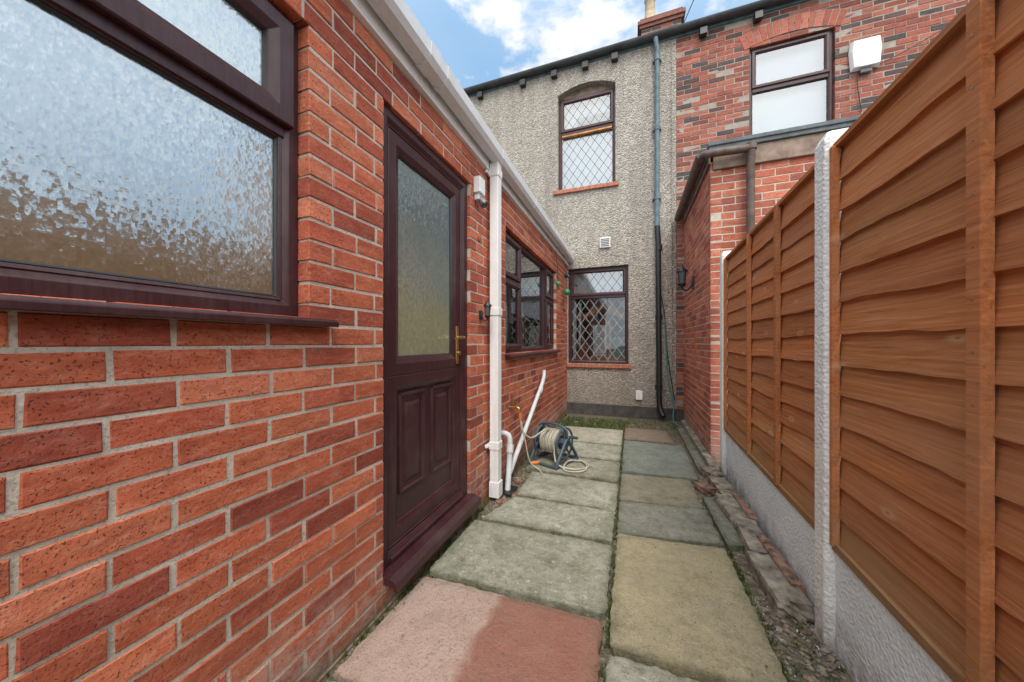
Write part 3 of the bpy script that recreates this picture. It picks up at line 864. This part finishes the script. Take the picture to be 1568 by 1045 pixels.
# ================================================================= FENCE
fe = empty('garden_fence')
FO = Vector((.785, 1.716, 0)); FD = Vector((.062, 1.874, 0)).normalized(); FN = Vector((-FD.y, FD.x, 0))
def F(name): return B(name, FO, FD, FN)
def post(s):
    b = F('concrete_post')
    prof = [(-.05, -.05), (-.05, .035), (-.04, .052), (.04, .052), (.05, .035), (.05, -.05)]
    zs = [-.1, 2.02, 2.055]; vs = []
    for i, z in enumerate(zs):
        k = 1 if i < 2 else .72
        vs += [b.P(s+p*k, z, n*k) for p, n in prof]
    m = len(prof); fs = [(i*m+j, i*m+(j+1) % m, (i+1)*m+(j+1) % m, (i+1)*m+j) for i in range(2) for j in range(m)]
    fs += [tuple(range(2*m, 3*m))]
    b.addw(vs, fs, 'post'); b.done(fe, .004)
SP = 1.875
for k in (-2, -1, 0, 1): post(k*SP)
def panel(s0, s1, bats):
    b = F('gravel_board')
    b.box(s0, s1, -.08, .385, -.025, .020, 'gravelboard'); b.done(fe, .005)
    b = F('timber_panel')
    zb, zt = .41, 1.965; n = 13; h = (zt-zb)/n
    for i in range(n):
        z = zb+i*h; seg = 40; sd = rnd.uniform(0, 100); k = rnd.uniform(.76, 1.10); kk = rnd.uniform(.95, 1.10)
        vs = []
        for j in range(seg+1):
            s = s0+.01+(s1-s0-.02)*j/seg
            lo = z-.014+.014*noise.noise(Vector((s*2.2, sd, 0)))+.005*noise.noise(Vector((s*11, sd, 3)))
            hi = z+h+.006; w = .005*noise.noise(Vector((s*1.7, sd, 9)))
            vs += [b.P(s, lo, .018+w), b.P(s, hi, .000+w), b.P(s, hi, -.008+w), b.P(s, lo, .010+w)]
        fs = []
        for j in range(seg):
            for q in range(4): fs.append((j*4+q, j*4+(q+1) % 4, j*4+4+(q+1) % 4, j*4+4+q))
        fs += [(0, 1, 2, 3), (seg*4, seg*4+1, seg*4+2, seg*4+3)]
        b.addw(vs, fs, 'wood', (k, k*kk, k*kk))
    for s in [s0+.018, s1-.018]+bats:
        k = rnd.uniform(.9, 1.1)
        b.box(s-.018, s+.018, zb-.015, zt+.012, .015, .038, 'wood', (k, k, k))
    b.box(s0, s1, zt+.005, zt+.026, -.02, .028, 'wood', (.9, .9, .9))
    b.box(s0, s1, zb-.035, zb-.003, -.015, .030, 'wood', (.78, .88, .9))
    for s in [s0+.018, s1-.018]+bats:
        for i in range(n):
            zz = zb+i*h+.05; b.tube([b.P(s, zz, .0375), b.P(s, zz, .0392)], .0028, 'steel', 6)
    b.done(fe, .0015)
panel(.035, SP-.035, [.545, 1.085])
panel(-SP+.035, -.035, [-.665, -1.22])
panel(-2*SP+.035, -SP-.035, [-SP-.65, -SP-1.2])

# ================================================================= GROUND
b = B('ground'); b.wbox((-60, -60, -.2), (60, 60, -.035), 'soil'); b.done()
path = empty('paved_path')
SL = {
 'red': slab_mat('red_concrete_slab', (.47, .35, .295), (.285, .118, .082), (.33, .205, .16), .45, split=.40),
 'gg': slab_mat('green_grey_slab', (.275, .275, .205), (.40, .39, .31), (.18, .19, .125), .65),
 'gg2': slab_mat('grey_green_slab', (.30, .305, .245), (.44, .435, .355), (.20, .21, .145), .65),
 'yel': slab_mat('buff_slab', (.40, .345, .215), (.34, .30, .19), (.28, .25, .165), .55),
 'dk': slab_mat('dark_slab', (.19, .20, .165), (.29, .29, .24), (.135, .145, .105), .55),
 'tan': slab_mat('tan_slab', (.30, .27, .195), (.25, .235, .175), (.18, .175, .12), .55),
 'pale': slab_mat('pale_slab', (.50, .48, .39), (.42, .41, .32), (.31, .30, .22), .5),
 'teal': slab_mat('slate_green_slab', (.19, .22, .195), (.25, .27, .23), (.145, .17, .135), .5),
 'rd2': slab_mat('faded_red_slab', (.29, .205, .16), (.25, .19, .15), (.20, .18, .14), .55)}
for k, m in SL.items(): MAT['s_'+k] = m
def slab(mat, corners, name='paving_slab', zt=0., g=.006):
    """corners: near-left, near-right, far-right, far-left"""
    c = [Vector((p[0], p[1], 0)) for p in corners]; me = bpy.data.meshes.new(name)
    nx, ny = 34, 26; sd = rnd.uniform(0, 50); tilt = (rnd.uniform(-.006, .006), rnd.uniform(-.004, .004), rnd.uniform(-.004, .003))
    W = (c[1]-c[0]).length; H = (c[3]-c[0]).length
    vs = []; ed = []
    def pos(i, j):
        a, d = i/nx, j/ny
        e = min(a*W, (1-a)*W, d*H, (1-d)*H)
        p = (c[0]*(1-a)+c[1]*a)*(1-d)+(c[3]*(1-a)+c[2]*a)*d
        cen = (c[0]+c[1]+c[2]+c[3])/4
        dirv = (cen-p); dirv.z = 0
        if e < .02 and dirv.length > 0:
            r = g+.008*noise.noise(p*14+Vector((sd, 0, 0)))+.008*noise.noise(p*45+Vector((sd, 0, 0)))
            p = p+Vector((math.copysign(1, dirv.x)*(1 if min(a*W, (1-a)*W) < .02 else 0), math.copysign(1, dirv.y)*(1 if min(d*H, (1-d)*H) < .02 else 0), 0))*r
            if min(a*W, (1-a)*W) < .001 and min(d*H, (1-d)*H) < .001: p += dirv.normalized()*.010
        return p, e
    for j in range(ny+1):
        for i in range(nx+1):
            p, e = pos(i, j)
            z = zt+tilt[2]+tilt[0]*(i/nx-.5)*2+tilt[1]*(j/ny-.5)*2+.002*noise.noise(p*5+Vector((sd, 0, 0)))
            if e < .001: z -= .007
            vs.append((p.x, p.y, z)); ed.append(max(0., 1-e/.06))
    fs = [(j*(nx+1)+i, j*(nx+1)+i+1, (j+1)*(nx+1)+i+1, (j+1)*(nx+1)+i) for j in range(ny) for i in range(nx)]
    rim = [i for i in range(nx+1)]+[j*(nx+1)+nx for j in range(1, ny+1)]+[ny*(nx+1)+i for i in range(nx-1, -1, -1)]+[j*(nx+1) for j in range(ny-1, 0, -1)]
    o = len(vs)
    for r in rim: vs.append((vs[r][0], vs[r][1], -.06)); ed.append(1.)
    for k in range(len(rim)):
        l = (k+1) % len(rim); fs.append((rim[k], rim[l], o+l, o+k))
    me.from_pydata(vs, [], fs); me.materials.append(MAT['s_'+mat])
    ca = me.color_attributes.new('Col', 'FLOAT_COLOR', 'POINT')
    ca.data.foreach_set('color', [x for e in ed for x in (e, e, e, 1.)])
    for k, p in enumerate(me.polygons): p.use_smooth = k < nx*ny
    ob_ = bpy.data.objects.new(name, me); SC.collection.objects.link(ob_); ob_.parent = path
def rect(mat, x0, x1, y0, y1, s=0.): slab(mat, [(x0, y0), (x1, y0+s), (x1, y1+s), (x0, y1)])
lx, cxj, rx = -1.015, -.10, .52
rect('gg', lx, cxj, .27, .885)
rect('gg2', lx, cxj, -.35, .26); rect('dk', lx, cxj, -.97, -.36); rect('gg', lx, cxj, -1.6, -.98)
slab('red', [(-1.04, .90), (cxj-.005, .90), (cxj-.01, 1.47), (lx, 1.455)])
slab('gg', [(lx, 1.465), (cxj, 1.49), (cxj, 2.045), (lx+.01, 2.02)])
slab('gg2', [(lx+.04, 2.035), (cxj, 2.055), (cxj, 2.45), (-.86, 2.43)])
slab('gg2', [(-.86, 2.44), (cxj, 2.46), (cxj, 2.97), (-.88, 2.96)])
rect('gg', -.96, cxj, 2.98, 3.48, .005); rect('gg2', -.97, cxj, 3.49, 4.01, .005)
rect('pale', -.90, cxj, 4.02, 4.76)
rect('dk', cxj+.01, .50, -.25, .40); rect('gg2', cxj+.01, .51, .41, 1.325, .015)
rect('dk', cxj+.01, .50, -1.2, -.26)
slab('yel', [(cxj+.01, 1.335), (.535, 1.37), (.525, 2.245), (cxj+.01, 2.165)])
slab('dk', [(cxj+.01, 2.175), (.525, 2.255), (.50, 2.70), (cxj+.01, 2.64)])
slab('tan', [(cxj+.01, 2.65), (.50, 2.71), (.49, 3.24), (cxj+.01, 3.20)])
slab('teal', [(cxj+.01, 3.21), (.56, 3.25), (.58, 4.33), (cxj+.01, 4.30)])
slab('rd2', [(cxj+.01, 4.31), (.50, 4.34), (.46, 4.95), (cxj+.01, 4.92)])
slab('dk', [(.53, 2.26), (.66, 2.30), (.60, 2.95), (.515, 2.92)])
slab('dk', [(.595, 3.45), (.70, 3.45), (.70, 5.2), (.60, 5.2)])

# broken kerb/rubble along the fence
kb = empty('broken_concrete_edging')
def rock(b, c, s, mat, seed, sub=2):
    bm = bmesh.new(); bmesh.ops.create_cube(bm, size=1.)
    bmesh.ops.subdivide_edges(bm, edges=bm.edges, cuts=5, use_grid_fill=True)
    vs = []
    for v in bm.verts:
        p = v.co.copy(); q = p.normalized()*.60; p = p.lerp(q, .10)
        p *= 1+.10*noise.noise(p*2.6+Vector((seed, 0, 0)))+.10*noise.noise(p*7+Vector((seed, 0, 5)))
        p = Vector((p.x*s[0], p.y*s[1], p.z*s[2])); a = s[3]
        vs.append((c[0]+p.x*math.cos(a)-p.y*math.sin(a), c[1]+p.x*math.sin(a)+p.y*math.cos(a), c[2]+p.z))
    b.addw(vs, [tuple(v.index for v in f.verts) for f in bm.faces], mat); bm.free()
b = B('kerb_pieces')
for i, (x, y, w, l, h, a, m) in enumerate(((.675, 1.98, .13, .36, .10, .05, 'concrete'), (.69, 2.36, .12, .38, .10, -.04, 'concrete'), (.67, 2.74, .12, .36, .095, .05, 'concrete'), (.70, 3.10, .12, .34, .09, .06, 'concrete'),
        (.69, 3.42, .13, .20, .09, .3, 'stone'), (.575, 3.09, .10, .14, .05, .5, 'redstone'), (.735, 2.12, .06, .42, .13, .03, 'redstone'), (.75, 2.75, .05, .4, .11, 0, 'redstone'))):
    rock(b, (x, y, -.005), (w, l, h, a), m, i*3.1)
for i in range(5): rock(b, (.735, 3.75+i*.40, .0), (.07, .40, .07, 0), 'concrete', 40+i)
b.done(kb)
b = B('loose_stones')
for i in range(1500):
    zone = rnd.random()
    if zone < .66: x, y = rnd.uniform(.52, .76), rnd.uniform(.5, 1.95)
    elif zone < .8: x, y = rnd.uniform(.50, .74), rnd.uniform(2.0, 3.4)
    elif zone < .9: x, y = rnd.uniform(-.05, .7), rnd.uniform(4.95, 5.6)
    else: x, y = rnd.uniform(-1.02, -.90), rnd.uniform(2.1, 2.9)
    s = rnd.choice((.003, .004, .005, .006, .008, .010, .014))
    bm = bmesh.new(); bmesh.ops.create_icosphere(bm, subdivisions=1, radius=1)
    vs = [(x+v.co.x*s*rnd.uniform(.7, 1.4), y+v.co.y*s*rnd.uniform(.7, 1.4), -.031+v.co.z*s*rnd.uniform(.5, .8)) for v in bm.verts]
    b.addw(vs, [tuple(v.index for v in f.verts) for f in bm.faces], rnd.choice(('stone', 'concrete', 'redstone', 'stone', 'gutter' if s < .005 else 'stone'))); bm.free()
for (x, y, s) in ((.60, 1.28, .03), (.69, 1.16, .045), (.64, 1.45, .03), (.70, 1.32, .03), (-.93, 2.33, .04), (-.87, 2.47, .03), (-.92, 2.72, .035)):
    rock(b, (x, y, -.025), (s*2, s*1.6, s*.9, x*9), 'stone' if x > 0 else 'redstone', x*30)
# grit and small debris scattered over the slabs
for i in range(500):
    x, y = rnd.uniform(-1.0, .52), rnd.uniform(.95, 4.9); s = rnd.choice((.0015, .002, .0025, .004))
    if rnd.random() < .45: x = rnd.choice((rnd.gauss(-.10, .03), rnd.gauss(.50, .04), rnd.gauss(-1.0, .03)))
    bm = bmesh.new(); bmesh.ops.create_icosphere(bm, subdivisions=1, radius=1)
    vs = [(x+v.co.x*s*rnd.uniform(.7, 1.5), y+v.co.y*s*rnd.uniform(.7, 1.5), .002+v.co.z*s*.7) for v in bm.verts]
    b.addw(vs, [tuple(v.index for v in f.verts) for f in bm.faces], rnd.choice(('stone', 'soil', 'redstone', 'moss'))); bm.free()
b.done(kb)

# moss and weeds
b = B('moss_and_weeds')
def tuft(x, y, z, h, n, spread):
    for _ in range(n):
        a = rnd.uniform(0, 6.28); r = rnd.uniform(0, spread); px, py = x+r*math.cos(a), y+r*math.sin(a)
        l = h*rnd.uniform(.4, 1.1); w = .0025*rnd.uniform(.6, 1.6); d = rnd.uniform(0, 6.28); q = rnd.uniform(.1, .6)*l
        b.addw([(px-w*math.sin(d), py+w*math.cos(d), z), (px+w*math.sin(d), py-w*math.cos(d), z), (px+q*math.cos(d), py+q*math.sin(d), z+l)], [(0, 1, 2)], 'moss')
for _ in range(520): tuft(rnd.uniform(-1.0, -.05), 4.80+rnd.random()**1.3*.65, -.035, .045, 9, .03)
for _ in range(150): tuft(rnd.uniform(-.05, .65), rnd.uniform(5.0, 5.65), -.035, .03, 7, .03)
for _ in range(330): tuft(rnd.uniform(-1.055, -1.025), rnd.uniform(.5, 5.6), -.035, .038, 6, .008)
for _ in range(260): tuft(cxj+.005+rnd.uniform(-.006, .006), rnd.uniform(.5, 4.9), -.035, .030, 5, .006)
for yj in (1.46, 2.05, 2.455, 2.975, 3.485, 4.015):
    for _ in range(60): tuft(rnd.uniform(-1.0, -.1), yj+rnd.uniform(-.006, .012), -.035, .028, 4, .006)
for yj in (2.2, 2.67, 3.22, 4.31):
    for _ in range(50): tuft(rnd.uniform(-.1, .52), yj+rnd.uniform(-.01, .04), -.035, .028, 4, .008)
for _ in range(140): tuft(rnd.uniform(.525, .55), rnd.uniform(1.2, 2.3), -.035, .03, 5, .012)
for _ in range(40): tuft(rnd.uniform(.53, .74), rnd.uniform(.8, 1.9), -.035, .03, 8, .02)
b.done()

# small green lights in the corner
sg = empty('hanging_garden_lights')
b = B('globes')
for p, r in (((-.98, 5.30, 2.02), .05), ((-1.0, 4.72, 2.06), .035)):
    bm = bmesh.new(); bmesh.ops.create_icosphere(bm, subdivisions=3, radius=r)
    b.addw([Vector(p)+v.co for v in bm.verts], [tuple(v.index for v in f.verts) for f in bm.faces], 'green', smooth=True); bm.free()
    b.tube([(p[0], p[1], p[2]), (p[0]-.01, p[1], 2.3), (WX+.02, p[1], 2.54)], .004, 'black', 6)
b.tube([(-1.03, 5.35, 2.28), (-.98, 5.35, 2.30), (-.95, 5.35, 2.26)], [.03, .035, .02], 'black', 10)
b.done(sg)

# ================================================================= SKY / LIGHT / CAMERA
w = bpy.data.worlds.new('World'); SC.world = w; w.use_nodes = True
nt = w.node_tree; bg = nt.nodes['Background']
sunv = Vector((.30, -.80, 1.15)).normalized()
elev = math.asin(sunv.z); az = math.atan2(sunv.x, sunv.y)
sky = nt.nodes.new('ShaderNodeTexSky'); sky.sky_type = 'NISHITA'; sky.sun_disc = False
sky.sun_elevation = elev; sky.sun_rotation = az; sky.air_density = 1.0; sky.dust_density = .6; sky.ozone_density = 1.5
t = T(nt)
gen = nt.nodes.new('ShaderNodeTexCoord').outputs['Generated']
cvec = t.map((1, 1, 2.1), (.3, .0, .9), vec=gen)
n1 = t.noise(6.0, 5, .56, vec=cvec, dist=.1)
cl = t.ramp(n1, [(.50, 0.), (.60, 1.)])
haze = t.ramp(t.noise(1.9, 3, .5, vec=cvec), [(.40, .0), (.70, .4)])
base = t.mix(.75, sky.outputs[0], (2.3, 4.25, 6.7))
base = t.mix(haze, base, (4.6, 5.7, 6.7))
puff = t.mix(t.ramp(n1, [(.52, 0.), (.68, 1.)]), (5.9, 6.3, 6.8), (7.0, 7.05, 7.1))
col = t.mix(cl, base, puff)
# added glow on the unseen sun side of the sky, lifts ambient light
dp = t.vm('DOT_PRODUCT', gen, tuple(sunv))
fill_glow = t.math('POWER', t.math('MAXIMUM', dp, 0.), 1.8)
col = t.mix(t.math('MULTIPLY', fill_glow, .8), col, (22.5, 22., 21.2))
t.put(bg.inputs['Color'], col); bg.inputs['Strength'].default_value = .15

sd = bpy.data.lights.new('Sun', 'SUN'); sd.energy = 2.0; sd.angle = math.radians(20); sd.color = (1, .95, .87)
so = bpy.data.objects.new('Sun', sd); SC.collection.objects.link(so)
so.rotation_euler = sunv.to_track_quat('Z', 'Y').to_euler()

cd = bpy.data.cameras.new('Camera'); cam = bpy.data.objects.new('Camera', cd); SC.collection.objects.link(cam)
cd.sensor_width = 36; cd.lens = 502/1568*36; cd.shift_y = .0016; cd.clip_start = .02; cd.clip_end = 500
cam.location = (0, 0, 1.2); cam.rotation_euler = (math.radians(90), 0, math.radians(20))
SC.camera = cam
SC.view_settings.view_transform = 'Standard'; SC.view_settings.look = 'None'; SC.view_settings.exposure = 0
